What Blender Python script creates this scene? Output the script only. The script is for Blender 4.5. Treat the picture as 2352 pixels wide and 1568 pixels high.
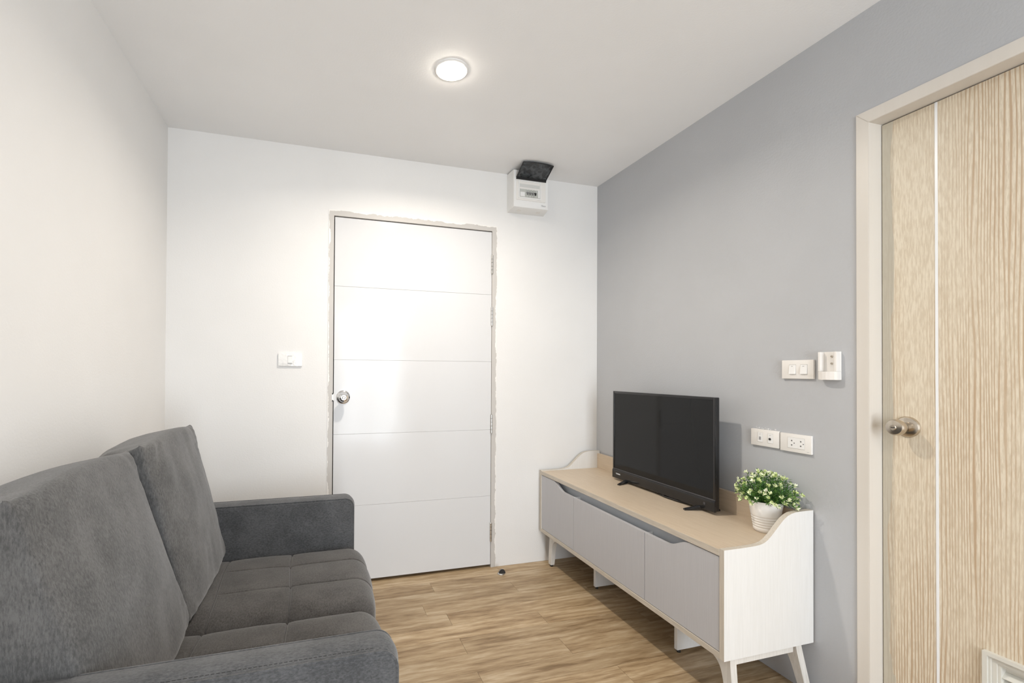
import bpy, bmesh, math, random
from mathutils import Vector, Matrix, noise
random.seed(7)
S = bpy.context.scene
COL = S.collection
for o in list(bpy.data.objects):
    bpy.data.objects.remove(o)

# ------------------------------------------------------------------ camera
CX, CY, CZ = -1.7559, -2.5860, 1.1762
YAW, PITCH, ROLL, FPX = 0.28581, 0.009185, 0.005925, 1045.9
fwd = Vector((math.sin(YAW), math.cos(YAW), 0)); rgt = Vector((math.cos(YAW), -math.sin(YAW), 0)); up = Vector((0, 0, 1))
f2 = fwd * math.cos(PITCH) + up * math.sin(PITCH); u2 = up * math.cos(PITCH) - fwd * math.sin(PITCH)
r3 = rgt * math.cos(ROLL) + u2 * math.sin(ROLL); u3 = u2 * math.cos(ROLL) - rgt * math.sin(ROLL)
cam = bpy.data.cameras.new('camera')
cam.sensor_width = 36; cam.lens = FPX / 2352 * 36
cam.shift_x = 140.97 / 2352; cam.shift_y = 61.80 / 2352
cam.clip_start = 0.02
co = bpy.data.objects.new('camera', cam); COL.objects.link(co)
M = Matrix((r3, u3, -f2)).transposed().to_4x4(); M.translation = (CX, CY, CZ)
co.matrix_world = M
S.camera = co

# ------------------------------------------------------------------ light and exposure
S.view_settings.view_transform = 'Standard'; S.view_settings.look = 'None'
S.view_settings.gamma = 1; S.view_settings.use_curve_mapping = False
S.view_settings.exposure = 0.06
S.cycles.max_bounces = 10; S.cycles.diffuse_bounces = 8; S.cycles.sample_clamp_indirect = 6
W = bpy.data.worlds.new('sky'); S.world = W; W.use_nodes = True
W.node_tree.nodes['Background'].inputs[0].default_value = (0.86, 0.93, 1.0, 1)
W.node_tree.nodes['Background'].inputs[1].default_value = 3.0


def area(name, loc, rot, sx, sy, power, col, shape='RECTANGLE'):
    l = bpy.data.lights.new(name, 'AREA'); l.shape = shape; l.size = sx; l.size_y = sy
    l.energy = power; l.color = col
    o = bpy.data.objects.new(name, l); o.location = loc; o.rotation_euler = rot; COL.objects.link(o)
    return o


XL, H, YR = -2.483, 2.4, -4.5          # left wall, ceiling height, rear wall
WX0, WX1, WZ1 = -1.50, -0.45, 2.22     # balcony opening in the rear wall
area('daylight_window', ((WX0 + WX1) / 2, YR - 0.16, WZ1 / 2 + .02), (math.radians(90), 0, 0), WX1 - WX0 - .04, WZ1 - .06, 70, (0.87, 0.935, 1.0))
lamp = area('downlight', (-1.2431, -.8293, H - .018), (0, 0, 0), .10, .10, 16, (1.0, .91, .80), 'DISK'); lamp.data.spread = math.radians(158)
lamp2 = area('downlight_rear', (-1.2431, -3.1, H - .018), (0, 0, 0), .10, .10, 11, (1.0, .91, .80), 'DISK'); lamp2.data.spread = math.radians(158)
LAMP_STRENGTH = 85


# ------------------------------------------------------------------ materials
def mat(name, col, rough=0.5, metal=0.0, spec=0.5, coat=0.0, sheen=0.0):
    m = bpy.data.materials.new(name); m.use_nodes = True
    b = m.node_tree.nodes['Principled BSDF']
    b.inputs['Base Color'].default_value = (*col, 1); b.inputs['Roughness'].default_value = rough
    b.inputs['Metallic'].default_value = metal; b.inputs['Specular IOR Level'].default_value = spec
    b.inputs['Coat Weight'].default_value = coat; b.inputs['Coat Roughness'].default_value = .08
    b.inputs['Sheen Weight'].default_value = sheen
    return m


def nd(m, t, **k):
    n = m.node_tree.nodes.new(t)
    for a, v in k.items():
        if a in n.inputs: n.inputs[a].default_value = v
        else: setattr(n, a, v)
    return n


def lk(m, a, b): m.node_tree.links.new(a, b)


def ramp(m, src, stops):
    r = nd(m, 'ShaderNodeValToRGB'); e = r.color_ramp.elements
    while len(e) < len(stops): e.new(.5)
    for el, (p, c) in zip(e, stops): el.position = p; el.color = (*c, 1)
    lk(m, src, r.inputs[0]); return r


def coords(m, scale, rnd=False, obj=True):
    tc = nd(m, 'ShaderNodeTexCoord'); mp = nd(m, 'ShaderNodeMapping'); mp.inputs['Scale'].default_value = scale
    src = tc.outputs['Object']
    if rnd:
        oi = nd(m, 'ShaderNodeObjectInfo'); mu = nd(m, 'ShaderNodeVectorMath', operation='SCALE'); mu.inputs['Scale'].default_value = 37.0
        cx = nd(m, 'ShaderNodeCombineXYZ'); lk(m, oi.outputs['Random'], cx.inputs[0]); lk(m, oi.outputs['Random'], cx.inputs[1]); lk(m, oi.outputs['Random'], cx.inputs[2])
        lk(m, cx.outputs[0], mu.inputs[0]); ad = nd(m, 'ShaderNodeVectorMath', operation='ADD')
        lk(m, src, ad.inputs[0]); lk(m, mu.outputs[0], ad.inputs[1]); src = ad.outputs[0]
    lk(m, src, mp.inputs[0]); return mp.outputs[0]


def bump(m, src, strength, dist=0.002):
    b = nd(m, 'ShaderNodeBump'); b.inputs['Strength'].default_value = strength; b.inputs['Distance'].default_value = dist
    lk(m, src, b.inputs['Height']); lk(m, b.outputs[0], m.node_tree.nodes['Principled BSDF'].inputs['Normal']); return b


def setcol(m, src): lk(m, src, m.node_tree.nodes['Principled BSDF'].inputs['Base Color'])


def paint(name, c, rough=.55, var=.02, bs=.12):
    m = mat(name, c, rough, spec=.3)
    n = nd(m, 'ShaderNodeTexNoise'); n.inputs['Scale'].default_value = 2.2; n.inputs['Detail'].default_value = 3
    lk(m, coords(m, (1, 1, 1)), n.inputs[0])
    r = ramp(m, n.outputs[0], [(.3, tuple(x * (1 - var) for x in c)), (.7, tuple(min(1, x * (1 + var)) for x in c))]); setcol(m, r.outputs[0])
    n2 = nd(m, 'ShaderNodeTexNoise'); n2.inputs['Scale'].default_value = 130; n2.inputs['Detail'].default_value = 2
    n3 = nd(m, 'ShaderNodeTexNoise'); n3.inputs['Scale'].default_value = 7; n3.inputs['Detail'].default_value = 4
    v = coords(m, (1, 1, 1)); lk(m, v, n2.inputs[0]); lk(m, v, n3.inputs[0])
    a = nd(m, 'ShaderNodeMath', operation='MULTIPLY_ADD'); a.inputs[1].default_value = 2.0
    lk(m, n3.outputs[0], a.inputs[0]); lk(m, n2.outputs[0], a.inputs[2])
    bump(m, a.outputs[0], bs, .003); return m


wall_white = paint('white_wall_paint', (.76, .755, .745))
wall_gray = paint('grey_wall_paint', (.45, .46, .478), .5, .03, .2)
ceil_mat = paint('ceiling_paint', (.83, .835, .84), .7)


def woodgrain(name, c1, c2, scale, rough=.45, contrast=(.35, .7), axis='x', rnd=False, bs=.08, spec=.35):
    m = mat(name, c1, rough, spec=spec)
    st = {'x': (.06, 1, 1), 'y': (1, .06, 1), 'z': (1, 1, .04)}[axis]
    n = nd(m, 'ShaderNodeTexNoise'); n.inputs['Scale'].default_value = scale; n.inputs['Detail'].default_value = 6; n.inputs['Roughness'].default_value = .65
    lk(m, coords(m, st, rnd), n.inputs[0])
    r = ramp(m, n.outputs[0], [(contrast[0], c2), (contrast[1], c1)]); setcol(m, r.outputs[0])
    bump(m, n.outputs[0], bs, .001); return m


cab_white = woodgrain('white_woodgrain_laminate', (.76, .755, .74), (.715, .708, .688), 190, axis='z')
cab_whitey = woodgrain('white_woodgrain_leg', (.74, .72, .69), (.62, .60, .56), 120, axis='z')
cab_edge = woodgrain('beige_edge_band', (.60, .55, .48), (.47, .425, .36), 200, axis='y')
cab_edgez = woodgrain('beige_edge_band_upright', (.60, .55, .48), (.49, .445, .38), 200, axis='z')
cab_top = woodgrain('light_oak_laminate', (.60, .50, .385), (.53, .43, .32), 140, .38, axis='y')
cab_door = woodgrain('light_grey_laminate', (.485, .487, .51), (.458, .460, .482), 220, .5, axis='z')
cab_recess = mat('recess_shade_tint', (.56, .60, .65), .5)  # grey board; bluish cast of the recess shade is mixed into this colour

# oak floor planks, grain along x
floor_mat = mat('oak_plank', (.5, .4, .3), .42, spec=.42)
v = coords(floor_mat, (1, 1, 1), True)
mp = nd(floor_mat, 'ShaderNodeMapping'); mp.inputs['Scale'].default_value = (1.1, 6, 1); lk(floor_mat, v, mp.inputs[0])
na = nd(floor_mat, 'ShaderNodeTexNoise'); na.inputs['Scale'].default_value = 2.4; na.inputs['Detail'].default_value = 7; na.inputs['Roughness'].default_value = .62; na.inputs['Distortion'].default_value = .15
lk(floor_mat, mp.outputs[0], na.inputs[0])
mp2 = nd(floor_mat, 'ShaderNodeMapping'); mp2.inputs['Scale'].default_value = (5, 62, 1); lk(floor_mat, v, mp2.inputs[0])
nb = nd(floor_mat, 'ShaderNodeTexNoise'); nb.inputs['Scale'].default_value = 3; nb.inputs['Detail'].default_value = 5; lk(floor_mat, mp2.outputs[0], nb.inputs[0])
wv = nd(floor_mat, 'ShaderNodeTexWave'); wv.bands_direction = 'Y'; wv.inputs['Scale'].default_value = 9; wv.inputs['Distortion'].default_value = 9; wv.inputs['Detail'].default_value = 3; wv.inputs['Detail Scale'].default_value = .8
mp3 = nd(floor_mat, 'ShaderNodeMapping'); mp3.inputs['Scale'].default_value = (.35, 1, 1); lk(floor_mat, v, mp3.inputs[0]); lk(floor_mat, mp3.outputs[0], wv.inputs[0])
m1 = nd(floor_mat, 'ShaderNodeMix'); m1.inputs[0].default_value = .33; lk(floor_mat, na.outputs[0], m1.inputs[2]); lk(floor_mat, nb.outputs[0], m1.inputs[3])
m2 = nd(floor_mat, 'ShaderNodeMix'); m2.inputs[0].default_value = .07; lk(floor_mat, m1.outputs[0], m2.inputs[2]); lk(floor_mat, wv.outputs['Fac'], m2.inputs[3])
r = ramp(floor_mat, m2.outputs[0], [(.36, (.20, .128, .064)), (.45, (.315, .218, .121)), (.54, (.405, .298, .178)), (.64, (.51, .40, .27))])
oi = nd(floor_mat, 'ShaderNodeObjectInfo')
hs = nd(floor_mat, 'ShaderNodeHueSaturation'); mr = nd(floor_mat, 'ShaderNodeMapRange'); mr.inputs['To Min'].default_value = .90; mr.inputs['To Max'].default_value = 1.10
lk(floor_mat, oi.outputs['Random'], mr.inputs[0]); lk(floor_mat, mr.outputs[0], hs.inputs['Value']); lk(floor_mat, r.outputs[0], hs.inputs['Color']); setcol(floor_mat, hs.outputs[0])
bump(floor_mat, m1.outputs[0], .12, .002)
underlay = mat('dark_underlay', (.10, .07, .045), .9)

# ash door leaf, grain along z
ash = mat('ash_door_laminate', (.7, .6, .45), .42, spec=.35)
v = coords(ash, (1, 1, 1))
nz = nd(ash, 'ShaderNodeTexNoise'); nz.inputs['Scale'].default_value = 5; nz.inputs['Detail'].default_value = 4
mp = nd(ash, 'ShaderNodeMapping'); mp.inputs['Scale'].default_value = (1, 1, .16); lk(ash, v, mp.inputs[0]); lk(ash, mp.outputs[0], nz.inputs[0])
wv = nd(ash, 'ShaderNodeTexWave'); wv.bands_direction = 'Y'; wv.inputs['Scale'].default_value = 40; wv.inputs['Distortion'].default_value = 15; wv.inputs['Detail'].default_value = 2; wv.inputs['Detail Scale'].default_value = .5; wv.inputs['Detail Roughness'].default_value = .5
mpw = nd(ash, 'ShaderNodeMapping'); mpw.inputs['Scale'].default_value = (1, 1, .045); lk(ash, v, mpw.inputs[0]); lk(ash, mpw.outputs[0], wv.inputs[0])
nf = nd(ash, 'ShaderNodeTexNoise'); nf.inputs['Scale'].default_value = 260; nf.inputs['Detail'].default_value = 3
mpf = nd(ash, 'ShaderNodeMapping'); mpf.inputs['Scale'].default_value = (1, 1, .13); lk(ash, v, mpf.inputs[0]); lk(ash, mpf.outputs[0], nf.inputs[0])
rw = ramp(ash, wv.outputs['Fac'], [(.0, (.0, .0, .0)), (.60, (.12, .12, .12)), (.95, (.85, .85, .85))])
rm = ramp(ash, nz.outputs[0], [(.36, (0, 0, 0)), (.55, (1, 1, 1))])
mu = nd(ash, 'ShaderNodeMath', operation='MULTIPLY'); lk(ash, rw.outputs[0], mu.inputs[0]); lk(ash, rm.outputs[0], mu.inputs[1])
rf = ramp(ash, nf.outputs[0], [(.36, (.58, .50, .385)), (.62, (.69, .62, .50))])
mxl = nd(ash, 'ShaderNodeMix', data_type='RGBA'); lk(ash, mu.outputs[0], mxl.inputs[0]); lk(ash, rf.outputs[0], mxl.inputs[6]); mxl.inputs[7].default_value = (.44, .315, .20, 1)
sep = nd(ash, 'ShaderNodeSeparateXYZ'); lk(ash, v, sep.inputs[0])
nn = nd(ash, 'ShaderNodeTexNoise'); nn.inputs['Scale'].default_value = 14; nn.inputs['Detail'].default_value = 5; lk(ash, mp.outputs[0], nn.inputs[0])
ed = nd(ash, 'ShaderNodeMath', operation='MULTIPLY_ADD'); ed.inputs[1].default_value = .09; lk(ash, nn.outputs[0], ed.inputs[0]); lk(ash, sep.outputs[1], ed.inputs[2])
gt = nd(ash, 'ShaderNodeMath', operation='GREATER_THAN'); gt.inputs[1].default_value = .016; lk(ash, ed.outputs[0], gt.inputs[0])
gm = nd(ash, 'ShaderNodeMath', operation='MULTIPLY'); gm.inputs[1].default_value = .7; lk(ash, gt.outputs[0], gm.inputs[0])
mxg = nd(ash, 'ShaderNodeMix', data_type='RGBA'); lk(ash, gm.outputs[0], mxg.inputs[0]); lk(ash, mxl.outputs[2], mxg.inputs[6]); mxg.inputs[7].default_value = (.53, .50, .42, 1)
setcol(ash, mxg.outputs[2]); bump(ash, nf.outputs[0], .15, .001)

door_white = mat('gloss_white_door_paint', (.66, .665, .675), .16, spec=.24)
n = nd(door_white, 'ShaderNodeTexNoise'); n.inputs['Scale'].default_value = 9; n.inputs['Detail'].default_value = 3
lk(door_white, coords(door_white, (1, 1, 1)), n.inputs[0]); bump(door_white, n.outputs[0], .12, .004)
rr = ramp(door_white, n.outputs[0], [(.3, (.09,) * 3), (.7, (.17,) * 3)]); lk(door_white, rr.outputs[0], door_white.node_tree.nodes['Principled BSDF'].inputs['Roughness'])

frame_beige = woodgrain('beige_frame_paint', (.66, .625, .575), (.63, .595, .545), 12, .35, axis='z', bs=.02)
smear = mat('paint_smeared_frame', (.5, .47, .44), .5)
v = coords(smear, (1, 1, 1)); sp = nd(smear, 'ShaderNodeSeparateXYZ'); lk(smear, v, sp.inputs[0])
ns = nd(smear, 'ShaderNodeTexNoise'); ns.inputs['Scale'].default_value = 9; ns.inputs['Detail'].default_value = 5; ns.inputs['Roughness'].default_value = .7; lk(smear, v, ns.inputs[0])
ax = nd(smear, 'ShaderNodeMath', operation='ABSOLUTE'); lk(smear, sp.outputs[0], ax.inputs[0])
dx = nd(smear, 'ShaderNodeMath', operation='SUBTRACT'); dx.inputs[0].default_value = .4975; lk(smear, ax.outputs[0], dx.inputs[1])
dz = nd(smear, 'ShaderNodeMath', operation='SUBTRACT'); dz.inputs[0].default_value = 2.070; lk(smear, sp.outputs[2], dz.inputs[1])
mn = nd(smear, 'ShaderNodeMath', operation='MINIMUM'); lk(smear, dx.outputs[0], mn.inputs[0]); lk(smear, dz.outputs[0], mn.inputs[1])
th = nd(smear, 'ShaderNodeMapRange'); th.inputs['From Min'].default_value = .42; th.inputs['From Max'].default_value = .62; th.inputs['To Min'].default_value = .001; th.inputs['To Max'].default_value = .0115; lk(smear, ns.outputs[0], th.inputs[0])
lt = nd(smear, 'ShaderNodeMath', operation='LESS_THAN'); lk(smear, mn.outputs[0], lt.inputs[0]); lk(smear, th.outputs[0], lt.inputs[1])
mx = nd(smear, 'ShaderNodeMix', data_type='RGBA'); lk(smear, lt.outputs[0], mx.inputs[0]); mx.inputs[6].default_value = (.53, .51, .485, 1); mx.inputs[7].default_value = (.80, .785, .76, 1); setcol(smear, mx.outputs[2])

# charcoal chenille
def fabric(name, c1, c2, stretch):
    m = mat(name, c1, .92, spec=.15, sheen=.25)
    m.node_tree.nodes['Principled BSDF'].inputs['Sheen Roughness'].default_value = .45
    v = coords(m, (1, 1, 1))
    a = nd(m, 'ShaderNodeTexNoise'); a.inputs['Scale'].default_value = 9; a.inputs['Detail'].default_value = 6; a.inputs['Roughness'].default_value = .6; lk(m, v, a.inputs[0])
    mp = nd(m, 'ShaderNodeMapping'); mp.inputs['Scale'].default_value = stretch; lk(m, v, mp.inputs[0])
    b = nd(m, 'ShaderNodeTexNoise'); b.inputs['Scale'].default_value = 260; b.inputs['Detail'].default_value = 4; b.inputs['Roughness'].default_value = .75; lk(m, mp.outputs[0], b.inputs[0])
    x = nd(m, 'ShaderNodeMix'); x.inputs[0].default_value = .62; lk(m, a.outputs[0], x.inputs[2]); lk(m, b.outputs[0], x.inputs[3])
    r = ramp(m, x.outputs[0], [(.40, c2), (.60, c1)]); setcol(m, r.outputs[0])
    bump(m, b.outputs[0], .35, .002); return m


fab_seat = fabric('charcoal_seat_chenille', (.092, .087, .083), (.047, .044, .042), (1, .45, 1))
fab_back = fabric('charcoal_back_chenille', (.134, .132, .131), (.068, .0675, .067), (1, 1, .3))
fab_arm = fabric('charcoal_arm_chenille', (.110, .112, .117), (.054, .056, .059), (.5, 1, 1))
thread = mat('dark_thread', (.02, .02, .022), .8)

blk_gloss = mat('gloss_black_plastic', (.012, .012, .013), .12, spec=.5)
blk_satin = mat('satin_black_plastic', (.010, .010, .011), .35)
blk_rubber = mat('black_rubber', (.02, .018, .016), .6)
screen_m = mat('tv_screen_glass', (.010, .0105, .011), .06, spec=.27)
bezel_hi = mat('grey_bezel_edge', (.05, .05, .055), .25)
white_print = mat('white_print', (.85, .86, .87), .4)
grey_print = mat('grey_print', (.33, .33, .34), .5)
plastic_w = mat('white_switch_plastic', (.78, .76, .73), .3)
plastic_w2 = mat('cool_white_plastic', (.80, .80, .79), .32)
film = mat('glossy_wrap_film', (.82, .82, .81), .12, coat=.6)
n = nd(film, 'ShaderNodeTexVoronoi'); n.inputs['Scale'].default_value = 55; lk(film, coords(film, (1, 1, 1)), n.inputs[0]); bump(film, n.outputs[0], .6, .003)
dark_slot = mat('dark_slot', (.04, .04, .04), .6)
steel = mat('brushed_steel', (.62, .60, .57), .26, 1.0)
brass_steel = mat('satin_nickel', (.60, .54, .46), .2, 1.0)
bs = nd(brass_steel, 'ShaderNodeTexNoise'); bs.inputs['Scale'].default_value = 180; lk(brass_steel, coords(brass_steel, (.03, 1, 1)), bs.inputs[0]); bump(brass_steel, bs.outputs[0], .05, .001)
chrome = mat('polished_chrome', (.78, .78, .79), .12, 1.0)
pot_m = mat('white_glazed_pot', (.85, .83, .80), .25)
leaf_m = mat('green_leaf', (.075, .19, .035), .45)
oi = nd(leaf_m, 'ShaderNodeTexNoise'); oi.inputs['Scale'].default_value = 60; lk(leaf_m, coords(leaf_m, (1, 1, 1)), oi.inputs[0])
rl = ramp(leaf_m, oi.outputs[0], [(.32, (.018, .065, .014)), (.5, (.055, .155, .028)), (.68, (.17, .31, .06))]); setcol(leaf_m, rl.outputs[0])
bloom_m = mat('cream_leaf_tip', (.80, .84, .60), .5)
rl = nd(bloom_m, 'ShaderNodeTexNoise'); rl.inputs['Scale'].default_value = 45; lk(bloom_m, coords(bloom_m, (1, 1, 1)), rl.inputs[0])
rl = ramp(bloom_m, rl.outputs[0], [(.34, (.50, .62, .20)), (.5, (.78, .84, .52)), (.68, (.90, .90, .78))]); setcol(bloom_m, rl.outputs[0])
soil = mat('dark_green_filler', (.02, .035, .015), .9)
smoke = mat('smoked_plastic', (.035, .04, .045), .12)
n = nd(smoke, 'ShaderNodeTexNoise'); n.inputs['Scale'].default_value = 26; n.inputs['Detail'].default_value = 3; n.inputs['Distortion'].default_value = 1.2
lk(smoke, coords(smoke, (1, 1, 1.6)), n.inputs[0]); rs = ramp(smoke, n.outputs[0], [(.42, (.012, .014, .016)), (.62, (.058, .064, .07))]); setcol(smoke, rs.outputs[0])
breaker_grey = mat('grey_breaker', (.50, .51, .48), .5)
emit = bpy.data.materials.new('lamp_diffuser'); emit.use_nodes = True
eb = emit.node_tree.nodes['Principled BSDF']; eb.inputs['Emission Color'].default_value = (1, .90, .76, 1); eb.inputs['Emission Strength'].default_value = LAMP_STRENGTH


# ------------------------------------------------------------------ helpers
def box(bm, x0, x1, y0, y1, z0, z1, bev=0, seg=2):
    r = bmesh.ops.create_cube(bm, size=1)
    vs = r['verts']
    for v in vs:
        v.co = Vector(((x0 + x1) / 2 + v.co.x * abs(x1 - x0), (y0 + y1) / 2 + v.co.y * abs(y1 - y0), (z0 + z1) / 2 + v.co.z * abs(z1 - z0)))
    if bev:
        es = list({e for v in vs for e in v.link_edges})
        bmesh.ops.bevel(bm, geom=es, offset=bev, segments=seg, affect='EDGES', profile=.6)
    return bm


def nb(*a, **k): return box(bmesh.new(), *a, **k)


def lathe(bm, prof, n=32, axis='z', o=(0, 0, 0), cap=True):
    rings = []
    o = Vector(o)
    for r, h in prof:
        ring = []
        for i in range(n):
            a = 2 * math.pi * i / n; c, s = r * math.cos(a), r * math.sin(a)
            p = {'z': Vector((c, s, h)), 'x': Vector((h, c, s)), 'y': Vector((s, h, c))}[axis]
            ring.append(bm.verts.new(o + p))
        rings.append(ring)
    for a, b in zip(rings, rings[1:]):
        for i in range(n): bm.faces.new((a[i], a[(i + 1) % n], b[(i + 1) % n], b[i]))
    if cap:
        bm.faces.new(rings[0][::-1]); bm.faces.new(rings[-1])
    return bm


def tube(bm, pts, r, n=8):
    pts = [Vector(p) for p in pts]; rings = []
    for i, p in enumerate(pts):
        d = (pts[min(i + 1, len(pts) - 1)] - pts[max(i - 1, 0)]).normalized()
        a = d.orthogonal().normalized() if abs(d.z) > .9 else d.cross(Vector((0, 0, 1))).normalized()
        b = d.cross(a).normalized()
        rr = r[i] if isinstance(r, (list, tuple)) else r
        rings.append([bm.verts.new(p + a * rr * math.cos(2 * math.pi * k / n) + b * rr * math.sin(2 * math.pi * k / n)) for k in range(n)])
    for A, B in zip(rings, rings[1:]):
        for k in range(n): bm.faces.new((A[k], A[(k + 1) % n], B[(k + 1) % n], B[k]))
    bm.faces.new(rings[0][::-1]); bm.faces.new(rings[-1]); return bm


def prism(bm, poly, axis, a0, a1, bev=0):
    """extrude polygon (2D) along axis between a0 and a1. axis x: (y,z); axis y: (x,z); axis z: (x,y)"""
    f = {'x': lambda p, a: (a, p[0], p[1]), 'y': lambda p, a: (p[0], a, p[1]), 'z': lambda p, a: (p[0], p[1], a)}[axis]
    A = [bm.verts.new(f(p, a0)) for p in poly]; B = [bm.verts.new(f(p, a1)) for p in poly]; n = len(poly)
    fa = bm.faces.new(A); fb = bm.faces.new(B[::-1])
    sides = [bm.faces.new((A[i], B[i], B[(i + 1) % n], A[(i + 1) % n])) for i in range(n)]
    if bev:
        es = list(fa.edges) + list(fb.edges)
        bmesh.ops.bevel(bm, geom=es, offset=bev, segments=2, affect='EDGES')
    return bm


def obj(name, bm, material, parent=None, smooth=False, loc=None, label=None, kind=None):
    """link a bmesh given in world coordinates as one mesh object"""
    origin = Vector(parent['_o']) if parent is not None else Vector(loc or (0, 0, 0))
    bmesh.ops.recalc_face_normals(bm, faces=bm.faces[:])
    bmesh.ops.translate(bm, verts=bm.verts[:], vec=-origin)
    me = bpy.data.meshes.new(name); bm.to_mesh(me); bm.free()
    for m in (material if isinstance(material, (list, tuple)) else [material]): me.materials.append(m)
    if smooth:
        for p in me.polygons: p.use_smooth = True
        if smooth != 'all':
            try: me.set_sharp_from_angle(angle=math.radians(35))
            except Exception: pass
    o = bpy.data.objects.new(name, me); COL.objects.link(o)
    if parent is not None: o.parent = parent
    else: o.location = origin
    o['_o'] = tuple(origin)
    if label: o['label'] = label
    if kind: o['kind'] = kind
    return o


def tag(o, label, cat, group=None):
    o['label'] = label; o['category'] = cat
    if group: o['group'] = group
    return o


def thing(name, label, cat, loc, group=None):
    o = bpy.data.objects.new(name, None); o.location = loc; o.empty_display_size = .05; COL.objects.link(o)
    o['_o'] = tuple(loc)
    return tag(o, label, cat, group)


def text(name, s, size, mtx, material, parent, depth=.0004):
    cu = bpy.data.curves.new(name, 'FONT'); cu.body = s; cu.size = size; cu.extrude = depth; cu.align_x = 'LEFT'; cu.offset = size * .012
    t = bpy.data.objects.new(name, cu); COL.objects.link(t)
    bpy.context.view_layer.update()
    me = bpy.data.meshes.new_from_object(t.evaluated_get(bpy.context.evaluated_depsgraph_get()))
    bpy.data.objects.remove(t); me.name = name
    me.transform(mtx); me.transform(Matrix.Translation(-Vector(parent['_o']))); me.materials.clear(); me.materials.append(material)
    o = bpy.data.objects.new(name, me); o.parent = parent; COL.objects.link(o); return o


def smooth01(t): t = max(0, min(1, t)); return t * t * (3 - 2 * t)


# ------------------------------------------------------------------ room shell
OX0, OX1, OZ = -1.6995, -.7045, 2.070        # entrance frame outer edges
bm = bmesh.new(); T = .12
for a in ((XL - T, OX0, 0, T, 0, H), (OX1, T, 0, T, 0, H), (OX0, OX1, 0, T, OZ, H), (OX0, OX1, .075, T, 0, OZ)): box(bm, *a)
obj('wall_back', bm, wall_white, kind='structure')
obj('wall_left', nb(XL - T, XL, YR, 0, 0, H), wall_white, kind='structure')
DY0, DY1, DZ = -1.4945, -2.400, 2.0575       # wooden door frame outer edges (right wall)
bm = bmesh.new()
for a in ((0, T, DY0, 0, 0, H), (0, T, YR, DY1, 0, H), (0, T, DY1, DY0, DZ, H), (.10, T, DY1, DY0, 0, DZ)): box(bm, *a)
obj('wall_right', bm, wall_gray, kind='structure')
bm = bmesh.new()
for a in ((XL - T, WX0, YR - T, YR, 0, H), (WX1, T, YR - T, YR, 0, H), (WX0, WX1, YR - T, YR, WZ1, H)): box(bm, *a)
obj('wall_rear', bm, wall_white, kind='structure')
obj('ceiling', nb(XL - T, T, YR - T, T, H, H + .1), ceil_mat, kind='structure')
# balcony opening frame behind the camera
wf = obj('window_1', nb(WX0, WX0 + .05, YR - T, YR, 0, WZ1), plastic_w, kind='structure', loc=(WX0, YR, 0))
obj('window_frame', nb(WX1 - .05, WX1, YR - T, YR, 0, WZ1), plastic_w, wf)
obj('window_frame', nb(WX0 + .05, WX1 - .05, YR - T, YR, WZ1 - .05, WZ1), plastic_w, wf)
obj('window_frame', nb(-1.000, -0.950, YR - .08, YR - .03, 0, WZ1 - .05), plastic_w, wf)

# floor: base plus individual planks
fl = obj('floor', nb(XL - T, T, YR - T, T, -.1, -.004), underlay, kind='structure')
edges = [.075, 0, -.1, -.214, -.328, -.437, -.547, -.654, -.771, -.888]
while edges[-1] > YR: edges.append(edges[-1] - .1145)
GAP = .0005
for i in range(len(edges) - 1):
    ya, yb = edges[i] - GAP, edges[i + 1] + GAP
    if i == 0: segs = [(OX0, OX1)]
    else:
        x = -.702 if i in (1, 3, 6) else (-1.14 if i in (2, 5, 7) else None)
        if x is None: x = -.715 if i in (8,) else random.choice([-.71, -1.14, -.32, -1.5, -.93])
        x -= .915 * 3; segs = []
        while x < 0:
            a, b = max(x, XL), min(x + .915, 0)
            if b - a > .01: segs.append((a, b))
            x += .915
    for a, b in segs:
        cx, cy = (a + b) / 2, (ya + yb) / 2
        hx, hy = (b - a) / 2 - GAP, (ya - yb) / 2
        p = obj('plank', nb(cx - hx, cx + hx, cy - hy, cy + hy, -.004, 0), floor_mat, None, loc=(cx, cy, 0))
        p.parent = fl

# ------------------------------------------------------------------ entrance door
IX0, IX1, IZ = -1.6705, -.7365, 2.0385
dc = (OX0 + OX1) / 2
d1 = obj('door_1', nb(IX0, IX1, .060, .073, 0, IZ), dark_slot, kind='structure', loc=(dc, 0, 0))
bm = bmesh.new()
prism(bm, [(OX0, 0), (IX0, 0), (IX0, IZ), (OX0, OZ)], 'y', -.003, .074)
prism(bm, [(OX1, 0), (OX1, OZ), (IX1, IZ), (IX1, 0)], 'y', -.003, .074)
prism(bm, [(OX0, OZ), (IX0, IZ), (IX1, IZ), (OX1, OZ)], 'y', -.003, .074)
obj('door_frame', bm, smear, d1)
bounds = [.016, .431, .831, 1.2435, 1.651, 2.0335]
for a, b in zip(bounds, bounds[1:]):
    obj('door_board', nb(IX0 + .0045, IX1 - .0015, .002, .040, a + .0004, b - .0004, bev=.0009, seg=1), door_white, d1)
obj('door_core', nb(IX0 + .006, IX1 - .003, .008, .039, .02, 2.03), door_white, d1)
for z0, z1 in ((1.779, 1.890), (1.462, 1.574), (.811, .923), (.157, .268)):
    bm = bmesh.new()
    lathe(bm, [(.0035, z0 - .003), (.0062, z0), (.0062, z1), (.0035, z1 + .003)], 12, 'z', (IX1 - .001, -.004, 0))
    box(bm, IX1 - .0065, IX1 - .001, -.0018, .003, z0 + .003, z1 - .003)
    hg = obj('hinge', bm, steel, d1, smooth=True)
    bm = bmesh.new()
    for k in range(1, 5): lathe(bm, [(.0066, z0 + (z1 - z0) * k / 5 - .0007), (.0066, z0 + (z1 - z0) * k / 5 + .0007)], 12, 'z', (IX1 - .001, -.004, 0))
    obj('hinge_knuckle', bm, dark_slot, hg)
kc = (-1.6150, 0, 1.0375)
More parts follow.
